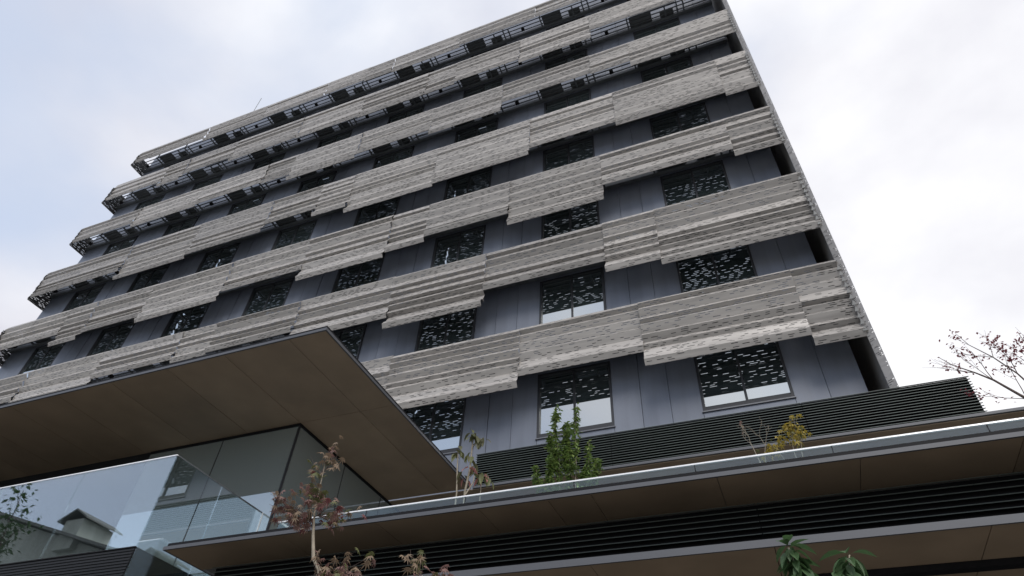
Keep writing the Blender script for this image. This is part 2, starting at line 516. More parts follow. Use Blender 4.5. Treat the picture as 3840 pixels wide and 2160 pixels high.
def fold_profile(zt, zb, rg, band):
    """zigzag (y, z) from the top edge down; y grows towards the building"""
    y, z = .15, zt
    pts = [(y, z)]
    big = band >= 4
    end = zb + .34
    def go(dz, dy):
        nonlocal y, z
        dz = min(dz, z - end)
        if dz < .03: return
        z -= dz; y = min(.34, max(0, y + dy)); pts.append((y, z))
    te = (.85, 1.1, 1.4, 1.7, 2.0, 2.25, 2.55)[band]   # how steeply the street looks up at this band
    while z - end > .1:
        t = rg.random()
        d = rg.uniform(.08, .13) if band < 3 else rg.uniform(.06, .09)
        if t < .5:                                     # bright lip, then a wide leaning face
            go(d * te * rg.uniform(1.3, 1.75), -d); go(rg.uniform(.17, .28), d + rg.uniform(.0, .03))
        elif t < .8:                                   # lip and a short deep undercut
            go(d * te * rg.uniform(1.35, 1.9), -d); go(rg.uniform(.08, .12), d + rg.uniform(.0, .03))
        else:                                          # tall near-upright face, then a short undercut
            go(rg.uniform(.22, .34) * (1.3 if big else 1), -d * .7); go(rg.uniform(.05, .08), d)
    z = end
    if pts[-1][1] - z > .005:
        y = min(.3, max(.12, pts[-1][0])); pts.append((y, z))
    y = max(.12, pts[-1][0])
    pts[-1] = (y, pts[-1][1])
    pts[-1] = (.13, pts[-1][1])
    z -= .16; pts.append((.04, z))
    pts.append((.14, zb))
    return pts

TH = 0.015
def folded_sheet(prof, a0, a1, place):
    """prof [(depth, z)], extruded from a0 to a1; place(a, depth, z) -> xyz"""
    b = MB()
    off = rng.uniform(0, 400)
    vv = rng.uniform(0, 300)
    n = len(prof)
    for i in range(n - 1):
        (ya, za), (yb, zb) = prof[i], prof[i + 1]
        ln = math.hypot(ya - yb, za - zb)
        uv = [(a0 + off, vv), (a0 + off, vv + ln), (a1 + off, vv + ln), (a1 + off, vv)]
        b.face([place(a0, ya, za), place(a0, yb, zb), place(a1, yb, zb), place(a1, ya, za)], uv)
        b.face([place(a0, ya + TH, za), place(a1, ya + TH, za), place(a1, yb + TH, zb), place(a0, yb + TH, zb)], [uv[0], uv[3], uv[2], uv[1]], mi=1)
        for a in (a0, a1):
            b.face([place(a, ya, za), place(a, ya + TH, za), place(a, yb + TH, zb), place(a, yb, zb)])
        vv += ln
    for (y, z) in (prof[0], prof[-1]):
        b.face([place(a0, y, z), place(a1, y, z), place(a1, y + TH, z), place(a0, y + TH, z)])
    return b

for bi, band in enumerate(BANDS):
    last = None
    for pi, (xr, xl, zb) in enumerate(band):
        rg = random.Random(100 * bi + pi + 11)
        yo = YS + (0.0 if pi % 2 else .05)
        prof = fold_profile(TOPS[bi] * (yo + .15) / YS + H + rg.uniform(-.03, .03), zb * (yo + .14) / YS + H, rg, bi)
        b = folded_sheet(prof, xl - .006, xr + .006, lambda a, d, z: (a, yo + d, z))
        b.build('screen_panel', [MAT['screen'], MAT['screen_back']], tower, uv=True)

# side screens, right: one continuous folded skin that closes every storey; left: bands only
SXR, SXL = 3.38, -37.25
for k in range(7):
    z1 = win_top[k] - WH - .5 if k else 8.75 + H
    z2 = win_top[k] + STOREY - WH - .5 if k < 6 else TOPS[6] + H
    for j, (ya, yb) in enumerate(((14.78, 18.6), (18.6, 23.2), (23.2, 28.0), (28.0, 32.2))):
        rg = random.Random(900 + k * 7 + j)
        prof = [(.03, z2), (.04, (z1 + z2) / 2), (.03, z1 + .01)]
        folded_sheet(prof, ya, yb - .015, lambda a, d, zz: (SXR - d + .05, a, zz)).build('side_screen', [MAT['screen_plain'], MAT['screen_plain']], tower, uv=True)
for bi in range(7):
    zb = BANDS[bi][-1][2] + H
    zt = TOPS[bi] + H
    for j, (ya, yb) in enumerate(((14.72, 18.6), (18.6, 23.2), (23.2, 28.0), (28.0, 32.2))):
        rg = random.Random(700 + bi * 7 + j)
        prof = fold_profile(zt, zb, rg, bi)
        folded_sheet(prof, ya, yb - .015, lambda a, d, zz: (SXL + d - .05, a, zz)).build('side_screen', [MAT['screen'], MAT['screen_back']], tower, uv=True)
    # chamfered strip that turns the corner
for k in range(7):
    z1 = win_top[k] - WH - .5 if k else 8.98 + H
    z2 = win_top[k] + STOREY - WH - .5 if k < 6 else TOPS[6] + H + .1
    def corner(a, d, zz): return (3.285 + .155 * a - .6 * d, 14.83 - .125 * a + .8 * d, zz)
    b = folded_sheet([(0, z2), (.008, (z1 + z2) / 2), (0, z1 + .008)], 0, 1, corner)
    b.uv = [[(u * .2, v) for u, v in f] for f in b.uv]
    b.build('corner_panel', [MAT['screen'], MAT['screen_back']], tower, uv=True)
# gusset triangles that close the folds at the right-hand corner
gus = MB()
gus.face([(0, 0, 0), (.12, 0, 0), (.06, 0, .17)]); gus.face([(0, .01, 0), (.06, .01, .17), (.12, .01, 0)])
gus.face([(0, 0, 0), (0, .01, 0), (.12, .01, 0), (.12, 0, 0)]); gus.face([(0, 0, 0), (.06, 0, .17), (.06, .01, .17), (0, .01, 0)])
gus.face([(.12, 0, 0), (.12, .01, 0), (.06, .01, .17), (.06, 0, .17)])
gme = gus.mesh('corner_gusset', MAT['plate'])
for bi in range(5):
    z = BANDS[bi][0][2] + H + .25
    while z < TOPS[bi] + H - .2:
        link('corner_gusset', gme, tower, (3.22, 14.76, z))
        z += .22

# ------------------------------------------------------------------ the podium under it
pod = thing('podium', 'low black-louvred podium with thin grey slab edges and brown soffits below the tower', 'building')
YL = 14.6
ZC = 8.0 + H                               # soffit level of the upper floor
XE = 9.5                                   # east end of podium
# upper louvre wall: backing, mullion joints and blades
lv = MB().box(-7.3, 4.8, YL + .09, YL + .2, ZC + .08, 9.05 + H).build('louvre_wall', MAT['trim'], pod)
blade_prof = [(0.001, 0.016), (.085, .05), (.085, .062), (0.001, .028)]
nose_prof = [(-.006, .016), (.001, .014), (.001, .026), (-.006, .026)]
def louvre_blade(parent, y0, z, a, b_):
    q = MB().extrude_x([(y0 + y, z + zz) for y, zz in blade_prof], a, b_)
    q.extrude_x([(y0 + y, z + zz) for y, zz in nose_prof], a, b_, 1)  # thin front strip carrying the painted edge light
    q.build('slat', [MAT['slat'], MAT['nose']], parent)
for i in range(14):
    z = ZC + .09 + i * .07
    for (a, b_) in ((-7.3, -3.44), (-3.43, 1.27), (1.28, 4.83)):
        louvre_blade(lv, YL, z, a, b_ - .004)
for x in (-3.436, 1.274):
    MB().box(x - .02, x + .02, YL + .087, YL + .1, ZC + .1, 9.05 + H).build('louvre_post', MAT['trim'], lv)
# upper floor slab edge and its soffit, running on past the louvres
MB().box(-7.3, XE, YL - .03, D + .1, ZC + .005, ZC + .07).build('slab_edge', MAT['fascia'], pod)
MB().box(-38, XE, YL + .02, 24, ZC - .02, ZC).build('soffit', MAT['soffit'], pod)
MB().box(-34, XE, 17.5, 24, 0.0, ZC - .03).build('recessed_wall', MAT['black'], pod)
MB().box(4.85, XE, 15.1, 30, ZC + .075, ZC + .3).build('roof_terrace', MAT['roof'], pod)
# terrace slab
YT, XT = 7.6, -9.3
ZT0, ZT1 = 3.87 + H, 3.925 + H
MB().box(XT, XE, YT, YT + .03, ZT0, ZT1).build('slab_edge', MAT['fascia'], pod)
MB().box(XT, XT + .03, YT + .031, 10.3, ZT0, ZT1).build('slab_edge', MAT['fascia'], pod)
MB().box(XT + .04, XE, YT + .032, YT + .08, ZT1 + .002, ZT1 + .06).build('edge_trim', MAT['trim'], pod)
MB().box(XT + .06, XE, YT + .09, 17.5, ZT0 + .02, ZT1 - .004).build('terrace_floor', MAT['roof'], pod)
cuts = [XT + .031, -7.0, -5.32, -3.7, -2.7, -2.11, -.51, 1.1, 2.72, 4.35, 6.0, 7.7, XE]
for a, b_ in zip(cuts, cuts[1:]):
    MB().box(a + .004, b_ - .004, YT + .031, 8.5, ZT0 + .002, ZT0 + .018).build('soffit_panel', MAT['soffit'], pod)
# lower louvre wall
lw_ = MB().box(XT + .3, XE, 8.55, 8.7, 2.9 + H, ZT0 + .01).build('louvre_wall', MAT['trim'], pod)
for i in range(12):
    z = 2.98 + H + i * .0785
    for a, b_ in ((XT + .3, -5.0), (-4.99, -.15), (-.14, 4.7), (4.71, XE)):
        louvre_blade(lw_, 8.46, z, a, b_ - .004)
# lower canopy
ZD = 2.97 + H
MB().box(-8.6, XE, YT, YT + .03, ZD, ZD + .085).build('slab_edge', MAT['fascia'], pod)
MB().box(-8.6, XE, YT + .031, 8.54, ZD + .03, ZD + .08).build('canopy_top', MAT['trim'], pod)
cuts = [-8.6, -6.4, -4.25, -2.15, -.04, 2.05, 4.15, 6.3, XE]
for a, b_ in zip(cuts, cuts[1:]):
    MB().box(a + .004, b_ - .004, YT + .031, 12.2, ZD + .002, ZD + .018).build('soffit_panel', MAT['soffit'], pod)
MB().box(-8.6, XE, 12.2, 17.4, 0, ZD + .02).build('shopfront_wall', MAT['black'], pod)
# slatted block on the left that carries the glass balustrade
YE, XB = 7.78, -10.2
MB().box(-30, XB - .05, YE + .06, 10.3, 0, 4.06 + H).build('block_core', MAT['trim'], pod)
bs = [(0, 0), (.05, 0), (.05, .046), (.012, .046)]
for i in range(40):
    z = 4.08 + H - .052 * (i + 1)
    MB().extrude_x([(YE + y, z + zz) for y, zz in bs], -30, XB).build('slat', MAT['black'], pod)
MB().box(XB - .045, XB - .002, YE + .056, 10.3, 1.9 + H, 4.08 + H).build('end_panel', MAT['black'], pod)
MB().box(-30, XB + .005, YE - .006, 10.3, 4.082 + H, 4.1 + H).build('block_coping', MAT['trim'], pod)

# ------------------------------------------------------------------ entrance canopy
can = thing('entrance_canopy', 'broad flat canopy with brown panelled soffit and thin pale metal edge above the glass room', 'canopy')
YC, XC = 7.58, -7.34
MB().box(-40, XC, YC, YC + .03, ZC + .0, ZC + .06).build('edge_strip', MAT['fascia'], can)
MB().box(XC - .03, XC, YC + .031, YL - .032, ZC + .0, ZC + .06).build('edge_strip', MAT['fascia'], can)
MB().box(-40, XC - .012, YC + .012, YC + .05, ZC + .062, ZC + .115).build('cap_strip', MAT['trim'], can)
MB().box(XC - .05, XC - .012, YC + .051, YL - .032, ZC + .062, ZC + .115).build('cap_strip', MAT['trim'], can)
MB().box(-40, XC - .051, YC + .051, YL - .032, ZC + .02, ZC + .1).build('canopy_deck', MAT['roof'], can)
cuts = [-40, -34, -28, -24, -21, -19, -17.8, -16.3, -14.75, -13.1, -11.45, -9.9, -8.25, XC - .031]
for a, b_ in zip(cuts, cuts[1:]):
    for y0, y1 in ((YC + .031, 10.36), (10.36, YL - .032)):
        MB().box(a + .006, b_ - .006, y0 + .006, y1 - .006, ZC + .002, ZC + .016).build('soffit_panel', MAT['soffit'], can)

# ------------------------------------------------------------------ glass room under the canopy
room = thing('glass_room', 'teal-tinted glass-walled room standing under the brown canopy', 'glass room')
YR, XRm = 10.38, -9.91
zr0, zr1 = ZT1 + .0, ZC - .0
fx = [-14.55, -12.18, XRm]
for a, b_ in zip(fx, fx[1:]):
    MB().box(a + .012, b_ - .02, YR, YR + .02, zr0, zr1 - .07).build('pane', MAT['room'], room)
sy = [YR + .03, 12.37, 14.2, 15.9]
for a, b_ in zip(sy, sy[1:]):
    MB().box(XRm - .02, XRm, a + .01, b_ - .01, zr0, zr1 - .07).build('pane', MAT['room'], room)
MB().box(fx[0], XRm + .02, YR - .02, YR + .04, zr1 - .068, zr1 + .001).build('head_frame', MAT['trim'], room)
MB().box(XRm - .04, XRm + .02, YR + .041, sy[-1], zr1 - .068, zr1 + .001).build('head_frame', MAT['trim'], room)
MB().box(XRm - .022, XRm + .018, YR - .018, YR + .03, zr0, zr1 - .069).build('corner_post', MAT['frame'], room)
for x in fx[:-1]:
    MB().box(x - .012, x + .012, YR - .006, YR + .03, zr0, zr1 - .069).build('mullion', MAT['frame'], room)
for y in sy[1:]:
    MB().box(XRm - .03, XRm + .008, y - .01, y + .01, zr0, zr1 - .069).build('mullion', MAT['frame'], room)
MB().box(-40, fx[0] - .02, YR, YR + .2, 4.1 + H, zr1).build('side_wall', MAT['black'], room)

# ------------------------------------------------------------------ balustrades
b1 = thing('glass_balustrade', 'tall frameless glass balustrade mirroring the sky on top of the black slatted block', 'balustrade')
zb0, zb1 = 4.10 + H, 5.81 + H
xs = [-24.4, -22.03, -19.66, -17.29, -14.9, -12.53, XB + .03]
for a, b_ in zip(xs, xs[1:]):
    MB().box(a + .004, b_ - .004, YE, YE + .02, zb0, zb1).build('pane', MAT['rail_glass'], b1)
ysd = [YE + .021, 9.08, 10.36]
for a, b_ in zip(ysd, ysd[1:]):
    MB().box(XB + .012, XB + .03, a + .003, b_ - .003, 3.3 + H, zb1).build('pane', MAT['rail_glass'], b1)
MB().box(xs[0], XB + .034, YE - .004, YE + .024, zb1 + .001, zb1 + .022).build('top_rail', MAT['white_rail'], b1)
MB().box(XB + .008, XB + .034, YE + .025, ysd[-1], zb1 + .001, zb1 + .022).build('top_rail', MAT['steel'], b1)
MB().box(XB + .008, XB + .034, ysd[-1], ysd[-1] + .02, zb0, zb1 + .022).build('end_post', MAT['white_rail'], b1)

b2 = thing('glass_balustrade', 'long low glass balustrade with a thin white top rail along the planted terrace', 'balustrade')
YG, zg1 = 9.36, 5.0 + H
xs = [-8.72, -6.78, -4.81, -2.86, -.92, 1.04, 3.0, 4.96, 6.92, 8.88]
for a, b_ in zip(xs, xs[1:]):
    MB().box(a + .006, b_ - .006, YG, YG + .02, ZT1 - .002, zg1).build('pane', MAT['terrace_glass'], b2)
for x in xs[1:-1]:
    MB().box(x - .005, x + .005, YG - .001, YG + .021, ZT1 - .002, zg1).build('joint_seal', MAT['trim'], b2)
MB().box(xs[0], xs[-1], YG - .008, YG + .028, zg1 + .001, zg1 + .024).build('top_rail', MAT['white_rail'], b2)
MB().box(xs[0], xs[0] + .02, YG + .035, YG + 1.0, ZT1 - .002, zg1).build('pane', MAT['terrace_glass'], b2)
MB().box(xs[0] - .014, xs[0] + .034, YG + .035, YG + 1.0, zg1 + .001, zg1 + .04).build('top_rail', MAT['white_rail'], b2)

# ------------------------------------------------------------------ plants
def star_leaf(name, mt, size, lobes=7):
    """palmate maple leaf, stalk at the origin, blade towards +x, slightly drooping"""
    b = MB()
    ang = [(-1.9 + 3.8 * i / (lobes - 1)) for i in range(lobes)]
    c = Vector((.22 * size, 0, 0))
    tips = []
    for i, a in enumerate(ang):
        L = size * (1 - .5 * (abs(a) / 1.9) ** 1.5)
        tips.append(c + Vector((math.cos(a) * L * .8, math.sin(a) * L * .8, -.28 * L)))
    val = []
    for i in range(lobes - 1):
        a = (ang[i] + ang[i + 1]) / 2
        val.append(c + Vector((math.cos(a), math.sin(a), -.05)) * size * .24)
    stalk = Vector((0, 0, .03 * size))
    ring = [stalk]
    for i in range(lobes):
        ring.append(tips[i])
        if i < lobes - 1: ring.append(val[i])
    cc = c + Vector((0, 0, .05 * size))
    for i in range(len(ring)):
        b.face([cc, ring[i], ring[(i + 1) % len(ring)]])
    return b.mesh(name, mt)

def blade_leaf(name, mt, ln, wd, droop=.25, segs=4):
    """pointed oval leaf folded along the midrib, towards +x"""
    b = MB()
    mid, lf, rt = [], [], []
    for i in range(segs + 1):
        t = i / segs
        w = wd * math.sin(math.pi * min(1, t ** .8 * .98 + .02)) * .5
        z = -droop * ln * t * t
        mid.append((ln * t, 0, z)); lf.append((ln * t, w, z + w * .35)); rt.append((ln * t, -w, z + w * .35))
    for i in range(segs):
        b.face([mid[i], mid[i + 1], lf[i + 1], lf[i]])
        b.face([mid[i + 1], mid[i], rt[i], rt[i + 1]])
    return b.mesh(name, mt)

def leaf_rot(rg, droop=(0.0, .7), az=None):
    a = rg.uniform(0, 2 * math.pi) if az is None else az + rg.uniform(-.6, .6)
    return (rg.uniform(-.5, .5), rg.uniform(*droop), a)

def limb(rg, p0, p1, r0, r1, wob=.03, n=5):
    p0, p1 = Vector(p0), Vector(p1)
    L = (p1 - p0).length
    out = []
    for i in range(n + 1):
        t = i / n
        q = p0.lerp(p1, t)
        if 0 < i < n:
            q += Vector((rg.uniform(-1, 1), rg.uniform(-1, 1), rg.uniform(-.5, .5))) * wob * L
        out.append((q, r0 + (r1 - r0) * t))
    return out

maple_leaves = {c: star_leaf('leaf', LEAF[c], .105) for c in ('rose', 'tan', 'olive', 'red')}

def maple(label, trunk, clumps, seed, group):
    """clumps: (centre, radii, count, colours, hub point on the trunk)"""
    rg = random.Random(seed)
    t = thing('japanese_maple', label, 'tree', group)
    b = MB(); tw = MB()
    b.tube(trunk, 8)
    leaves = []
    for ctr, rad, n, cols, hub in clumps:
        ctr = Vector(ctr)
        for j in range(max(3, n // 4)):
            e = ctr + Vector((rg.uniform(-1, 1) * rad[0], rg.uniform(-1, 1) * rad[1], rg.uniform(-1, 1) * rad[2])) * .95
            hv = Vector(hub)
            pth = limb(rg, hv + (ctr - hv) * rg.uniform(0, .5), e, .005, .0015, .06, 4)
            tw.tube(pth, 4, False)
            for q in range(5):
                tt = rg.uniform(.45, 1.0)
                k = min(3, int(tt * 4)); f = tt * 4 - k
                base = pth[k][0].lerp(pth[k + 1][0], f)
                leaves.append((base + Vector((rg.gauss(0, .04), rg.gauss(0, .04), rg.gauss(0, .035))), rg.choice(cols)))
    b.build('trunk', MAT['bark_pale'], t, True)
    tw.build('twigs', MAT['bark_dark'], t, True)
    for p, c in leaves:
        link('leaf', maple_leaves[c], t, p, leaf_rot(rg, (.15, 1.1)), rg.uniform(.7, 1.15))
    return t

ZB = H
mixed = ['rose', 'tan', 'olive', 'rose', 'tan', 'red']
maple('slender young maple with rosy brown leaves rising before the terrace edge',
      [((-4.30, 5.52, 0), .035), ((-4.36, 5.5, 2.2), .03), ((-4.40, 5.5, 2.35 + H), .024), ((-4.52, 5.5, 2.5 + H), .020), ((-4.60, 5.5, 2.75 + H), .016), ((-4.66, 5.5, 3.0 + H), .009), ((-4.68, 5.5, 3.3 + H), .005), ((-4.70, 5.5, 3.65 + H), .003)],
      [((-4.85, 5.5, 3.05 + H), (.38, .35, .13), 84, ['rose', 'tan', 'red', 'rose', 'tan'], (-4.66, 5.5, 2.9 + H)),
       ((-4.40, 5.5, 3.02 + H), (.26, .3, .16), 49, ['olive', 'tan', 'rose', 'red'], (-4.66, 5.5, 2.95 + H)),
       ((-4.70, 5.5, 3.32 + H), (.22, .2, .2), 42, mixed + ['olive'], (-4.68, 5.5, 3.1 + H)),
       ((-4.80, 5.5, 3.65 + H), (.24, .15, .16), 21, ['tan', 'olive', 'tan'], (-4.69, 5.5, 3.4 + H)),
       ((-4.60, 5.5, 3.8 + H), (.06, .06, .16), 14, ['rose', 'tan'], (-4.70, 5.5, 3.6 + H)),
       ((-4.05, 5.4, 2.36 + H), (.34, .3, .13), 63, ['rose', 'tan', 'rose', 'tan', 'olive'], (-4.38, 5.5, 2.15 + H)),
       ((-4.30, 5.4, 2.12 + H), (.32, .3, .14), 63, ['olive', 'tan', 'olive'], (-4.37, 5.5, 2.0 + H)),
       ((-4.10, 5.4, 1.7 + H), (.4, .3, .2), 42, mixed, (-4.35, 5.5, 1.6 + H))], 3, 'young maples in front of the podium')
maple('low maple with a few tan leaves at its tip in front of the black louvres',
      [((-3.05, 5.5, 0), .028), ((-3.1, 5.5, 1.2 + H), .02), ((-3.15, 5.5, 1.9 + H), .013), ((-3.2, 5.5, 2.2 + H), .007)],
      [((-3.15, 5.5, 2.16 + H), (.22, .2, .13), 56, ['tan', 'rose', 'olive', 'rose', 'tan'], (-3.15, 5.5, 1.9 + H)),
       ((-3.28, 5.5, 2.36 + H), (.12, .1, .1), 14, ['tan', 'olive'], (-3.2, 5.5, 2.1 + H)),
       ((-2.9, 5.5, 2.22 + H), (.12, .1, .08), 14, ['rose', 'tan'], (-3.2, 5.5, 2.05 + H)),
       ((-3.1, 5.5, 1.75 + H), (.32, .3, .2), 49, mixed, (-3.12, 5.5, 1.5 + H))], 4, 'young maples in front of the podium')

# broad-leaved evergreen below right, two leaders
rg = random.Random(21)
ev = thing('evergreen_shrub', 'glossy evergreen shrub with two leaders of long drooping leaves below the lower canopy', 'shrub')
eb = MB()
eb.tube([((.2, 4.5, 0), .03), ((.17, 4.5, 1.2 + H), .02), ((.09, 4.5, 1.45 + H), .012), ((.06, 4.5, 1.74 + H), .006)], 7)
eb.tube([((.17, 4.5, 1.15 + H), .014), ((.33, 4.5, 1.4 + H), .009), ((.40, 4.5, 1.66 + H), .005)], 6)
eb.tube([((.33, 4.5, 1.4 + H), .007), ((.28, 4.48, 1.56 + H), .004)], 5)
eb.tube([((.17, 4.5, 1.1 + H), .01), ((-.1, 4.5, 1.4 + H), .006), ((-.27, 4.5, 1.535 + H), .004)], 5)
eb.build('trunk', MAT['bark_pale'], ev, True)
dl = [blade_leaf('leaf', LEAF['deep'], .15, .062, .35), blade_leaf('leaf', LEAF['deep'], .125, .055, .2)]
def whorl(px, py, z0, z1, n):
    for i in range(n):
        t = i / max(1, n - 1)
        z = z0 + (z1 - z0) * t
        r = rg.uniform(.0, .05)
        a = i * 2.4 + rg.uniform(-.4, .4)
        link('leaf', rg.choice(dl), ev, (px(t) + math.cos(a) * r * .5, py + math.sin(a) * r * .5, z),
             (rg.uniform(-.3, .3), rg.uniform(.25, 1.0) if t < .92 else rg.uniform(-.3, .3), a), rg.uniform(.8, 1.15))
whorl(lambda t: .15 - .09 * t, 4.5, 1.38 + H, 1.77 + H, 80)
whorl(lambda t: .30 + .10 * t, 4.5, 1.4 + H, 1.68 + H, 44)
whorl(lambda t: .31 - .03 * t, 4.49, 1.42 + H, 1.57 + H, 12)
whorl(lambda t: -.18 - .08 * t, 4.5, 1.45 + H, 1.53 + H, 7)

# bronze-leaved young tree on the terrace
rg = random.Random(31)
br = thing('bronze_leaf_plant', 'leggy young plant with bare pale stems and bronze leaves behind the terrace balustrade', 'plant')
bb = MB()
YP = 10.2
stems = [[((-5.45, YP, ZT1), .018), ((-5.43, YP, 5.55 + H), .016), ((-5.48, YP, 6.1 + H), .014), ((-5.5, YP, 6.42 + H), .01)],
         [((-5.2, YP, ZT1), .026), ((-5.26, YP, 5.55 + H), .023), ((-5.2, YP, 6.0 + H), .02), ((-5.2, YP, 6.5 + H), .014), ((-5.2, YP, 6.72 + H), .008)],
         [((-5.24, YP, 5.5 + H), .014), ((-5.1, YP, 5.72 + H), .012), ((-5.08, YP, 6.0 + H), .008)],
         [((-4.95, YP, ZT1), .012), ((-4.93, YP, 5.7 + H), .008), ((-4.88, YP, 5.85 + H), .006)]]
for s in stems: bb.tube(s, 7)
bb.tube([((-5.2, YP, 6.5 + H), .008), ((-5.0, YP, 6.65 + H), .005)], 5)
bb.build('trunk', MAT['bark_pale'], br, True)
bl = {c: blade_leaf('leaf', LEAF[c], .2, .09, .35) for c in ('brown', 'pink', 'olive')}
for (x, z, n, sp, cs) in [(-5.5, 6.42, 10, .07, ['brown', 'olive']), (-5.2, 6.74, 16, .1, ['brown', 'olive', 'brown']), (-5.02, 6.65, 9, .06, ['brown']), (-5.18, 6.3, 6, .08, ['olive', 'brown']),
                          (-5.12, 6.05, 9, .08, ['olive', 'brown', 'pink']), (-5.3, 5.85, 5, .07, ['pink', 'brown']), (-5.08, 5.9, 5, .06, ['brown', 'olive']), (-4.88, 5.85, 13, .1, ['brown', 'olive', 'pink'])]:
    for i in range(n):
        link('leaf', bl[rg.choice(cs)], br, (x + rg.gauss(0, sp * .6), YP + rg.gauss(0, sp * .6), z + H + rg.gauss(0, sp * .6)), leaf_rot(rg, (.35, 1.2)), rg.uniform(.7, 1.15))

# leafy green shrub on the terrace: many small leaves along upright shoots
rg = random.Random(41)
gs = thing('leafy_shrub', 'tall dense green shrub with two pointed tops behind the terrace balustrade', 'shrub')
stem = MB(); crown = MB()
def add_leaf(b, p, ln, wd, rg, mi):
    a = rg.uniform(0, 2 * math.pi); dr = rg.uniform(-.2, 1.0)
    d = Vector((math.cos(a) * math.cos(dr), math.sin(a) * math.cos(dr), -math.sin(dr)))
    s = d.cross(Vector((rg.uniform(-.4, .4), rg.uniform(-.4, .4), 1))).normalized()
    nrm = s.cross(d)
    m_ = p + d * ln * .5 - nrm * ln * .06
    e = p + d * ln - nrm * ln * .12
    b.face([p, m_, m_ + s * wd * .5 + nrm * wd * .15, ], mi=mi); b.face([m_, e, m_ + s * wd * .5 + nrm * wd * .15], mi=mi)
    b.face([p, m_ - s * wd * .5 + nrm * wd * .15, m_], mi=mi); b.face([m_, m_ - s * wd * .5 + nrm * wd * .15, e], mi=mi)
YQ = 10.5
shoots = [((-3.5, 5.3), (-3.5, 7.22), .2), ((-3.2, 5.3), (-3.08, 7.18), .13), ((-3.45, 5.4), (-3.72, 6.75), .16), ((-3.35, 5.4), (-3.32, 6.85), .2), ((-3.2, 5.3), (-2.93, 6.45), .14),
          ((-3.6, 5.2), (-3.95, 6.0), .16), ((-3.2, 5.2), (-2.75, 6.0), .16), ((-3.5, 5.2), (-3.85, 5.65), .2), ((-3.3, 5.2), (-3.0, 5.9), .24), ((-3.3, 5.2), (-3.3, 6.3), .28), ((-3.6, 5.2), (-3.6, 6.1), .26), ((-3.2, 5.2), (-2.85, 5.65), .2)]
for (xa, za), (xb, zb), w in shoots:
    pth = limb(rg, (xa, YQ + rg.uniform(-.1, .1), za - 1.35 + H if za < 5.35 else za + H), (xb, YQ + rg.uniform(-.15, .15), zb + H), .013, .004, .02, 6)
    pth[0] = (Vector((-3.38 + rg.uniform(-.1, .1), YQ, ZT1)), .02)
    stem.tube(pth, 6)
    for i in range(int(430 * (w / .2))):
        t = rg.random() ** .75
        t = .28 + .72 * t
        k = min(5, int(t * 6)); p = pth[k][0].lerp(pth[k + 1][0], t * 6 - k)
        ww = w * (1.15 - t) ** .6 * (.55 + .45 * math.sin(t * 21 + xb * 9))
        p = p + Vector((rg.gauss(0, ww * .52), rg.gauss(0, ww * .52), rg.gauss(0, .04)))
        add_leaf(crown, p, rg.uniform(.07, .125), rg.uniform(.035, .055), rg, 0 if rg.random() < .72 else 1)
stem.build('trunk', MAT['bark_pale'], gs, True)
crown.build('crown', [LEAF['green'], LEAF['lime']], gs)

# small bare shrub and yellow maple on the terrace
rg = random.Random(51)
bs_ = thing('bare_shrub', 'nearly bare twiggy shrub beside the yellow maple on the terrace', 'shrub')
tb = MB()
def twig(b, p, d, ln, r, lvl, ends):
    q = p + d * ln
    b.tube([(p, r), (p.lerp(q, .5) + Vector((rg.gauss(0, .01), rg.gauss(0, .01), 0)), r * .85), (q, r * .65)], 5, False)
    if lvl == 0:
        ends.append(q); return
    for i in range(rg.choice((2, 2, 3))):
        nd = (d + Vector((rg.uniform(-.6, .6), rg.uniform(-.6, .6), rg.uniform(-.1, .35)))).normalized()
        twig(b, q, nd, ln * rg.uniform(.55, .8), r * .62, lvl - 1, ends)
ends = []
tb.tube([((.05, YQ, ZT1), .013), ((.03, YQ, 5.5 + H), .011)], 6)
tb.tube([((.14, YQ, ZT1), .011), ((.12, YQ, 5.5 + H), .009)], 6)
twig(tb, Vector((.03, YQ, 5.5 + H)), Vector((-.2, 0, 1)).normalized(), .31, .009, 4, ends)
twig(tb, Vector((.12, YQ, 5.5 + H)), Vector((.2, .05, 1)).normalized(), .3, .008, 4, ends)
tb.build('trunk', MAT['bark_pale'], bs_, True)
sm = {c: star_leaf('leaf', LEAF[c], .075, 5) for c in ('yellow', 'tan', 'rose', 'olive')}
for p in rg.sample(ends, 6):
    link('leaf', sm[rg.choice(['tan', 'rose'])], bs_, p, leaf_rot(rg, (.3, 1.1)), rg.uniform(.7, 1.0))
rg = random.Random(52)
ye = thing('yellow_maple', 'little maple with yellow lobed leaves behind the white rail of the terrace', 'tree')
tb = MB(); ends = []
for x in (.42, .6, .7):
    tb.tube([((x, YQ, ZT1), .011), ((x, YQ, 5.45 + H), .009)], 6)
twig(tb, Vector((.42, YQ, 5.45 + H)), Vector((-.35, 0, 1)).normalized(), .16, .007, 2, ends)
twig(tb, Vector((.6, YQ, 5.45 + H)), Vector((.0, 0, 1)).normalized(), .3, .008, 3, ends)
twig(tb, Vector((.7, YQ, 5.45 + H)), Vector((.12, 0, 1)).normalized(), .26, .008, 3, ends)
tb.build('trunk', MAT['bark_pale'], ye, True)
ylf = {'a': star_leaf('leaf', LEAF['yellow'], .125, 5), 'b': star_leaf('leaf', LEAF['olive'], .11, 5)}
pts = []
for i in range(84):
    pts.append(Vector((rg.gauss(.66, .11), YQ + rg.gauss(0, .1), 5.93 + H + rg.gauss(0, .1))))
for i in range(22):
    pts.append(Vector((rg.gauss(.3, .09), YQ + rg.gauss(0, .1), 5.66 + H + rg.gauss(0, .06))))
for p in pts + ends:
    link('leaf', ylf['a' if rg.random() < .8 else 'b'], ye, p, leaf_rot(rg, (.1, 1.1)), rg.uniform(.6, 1.05))

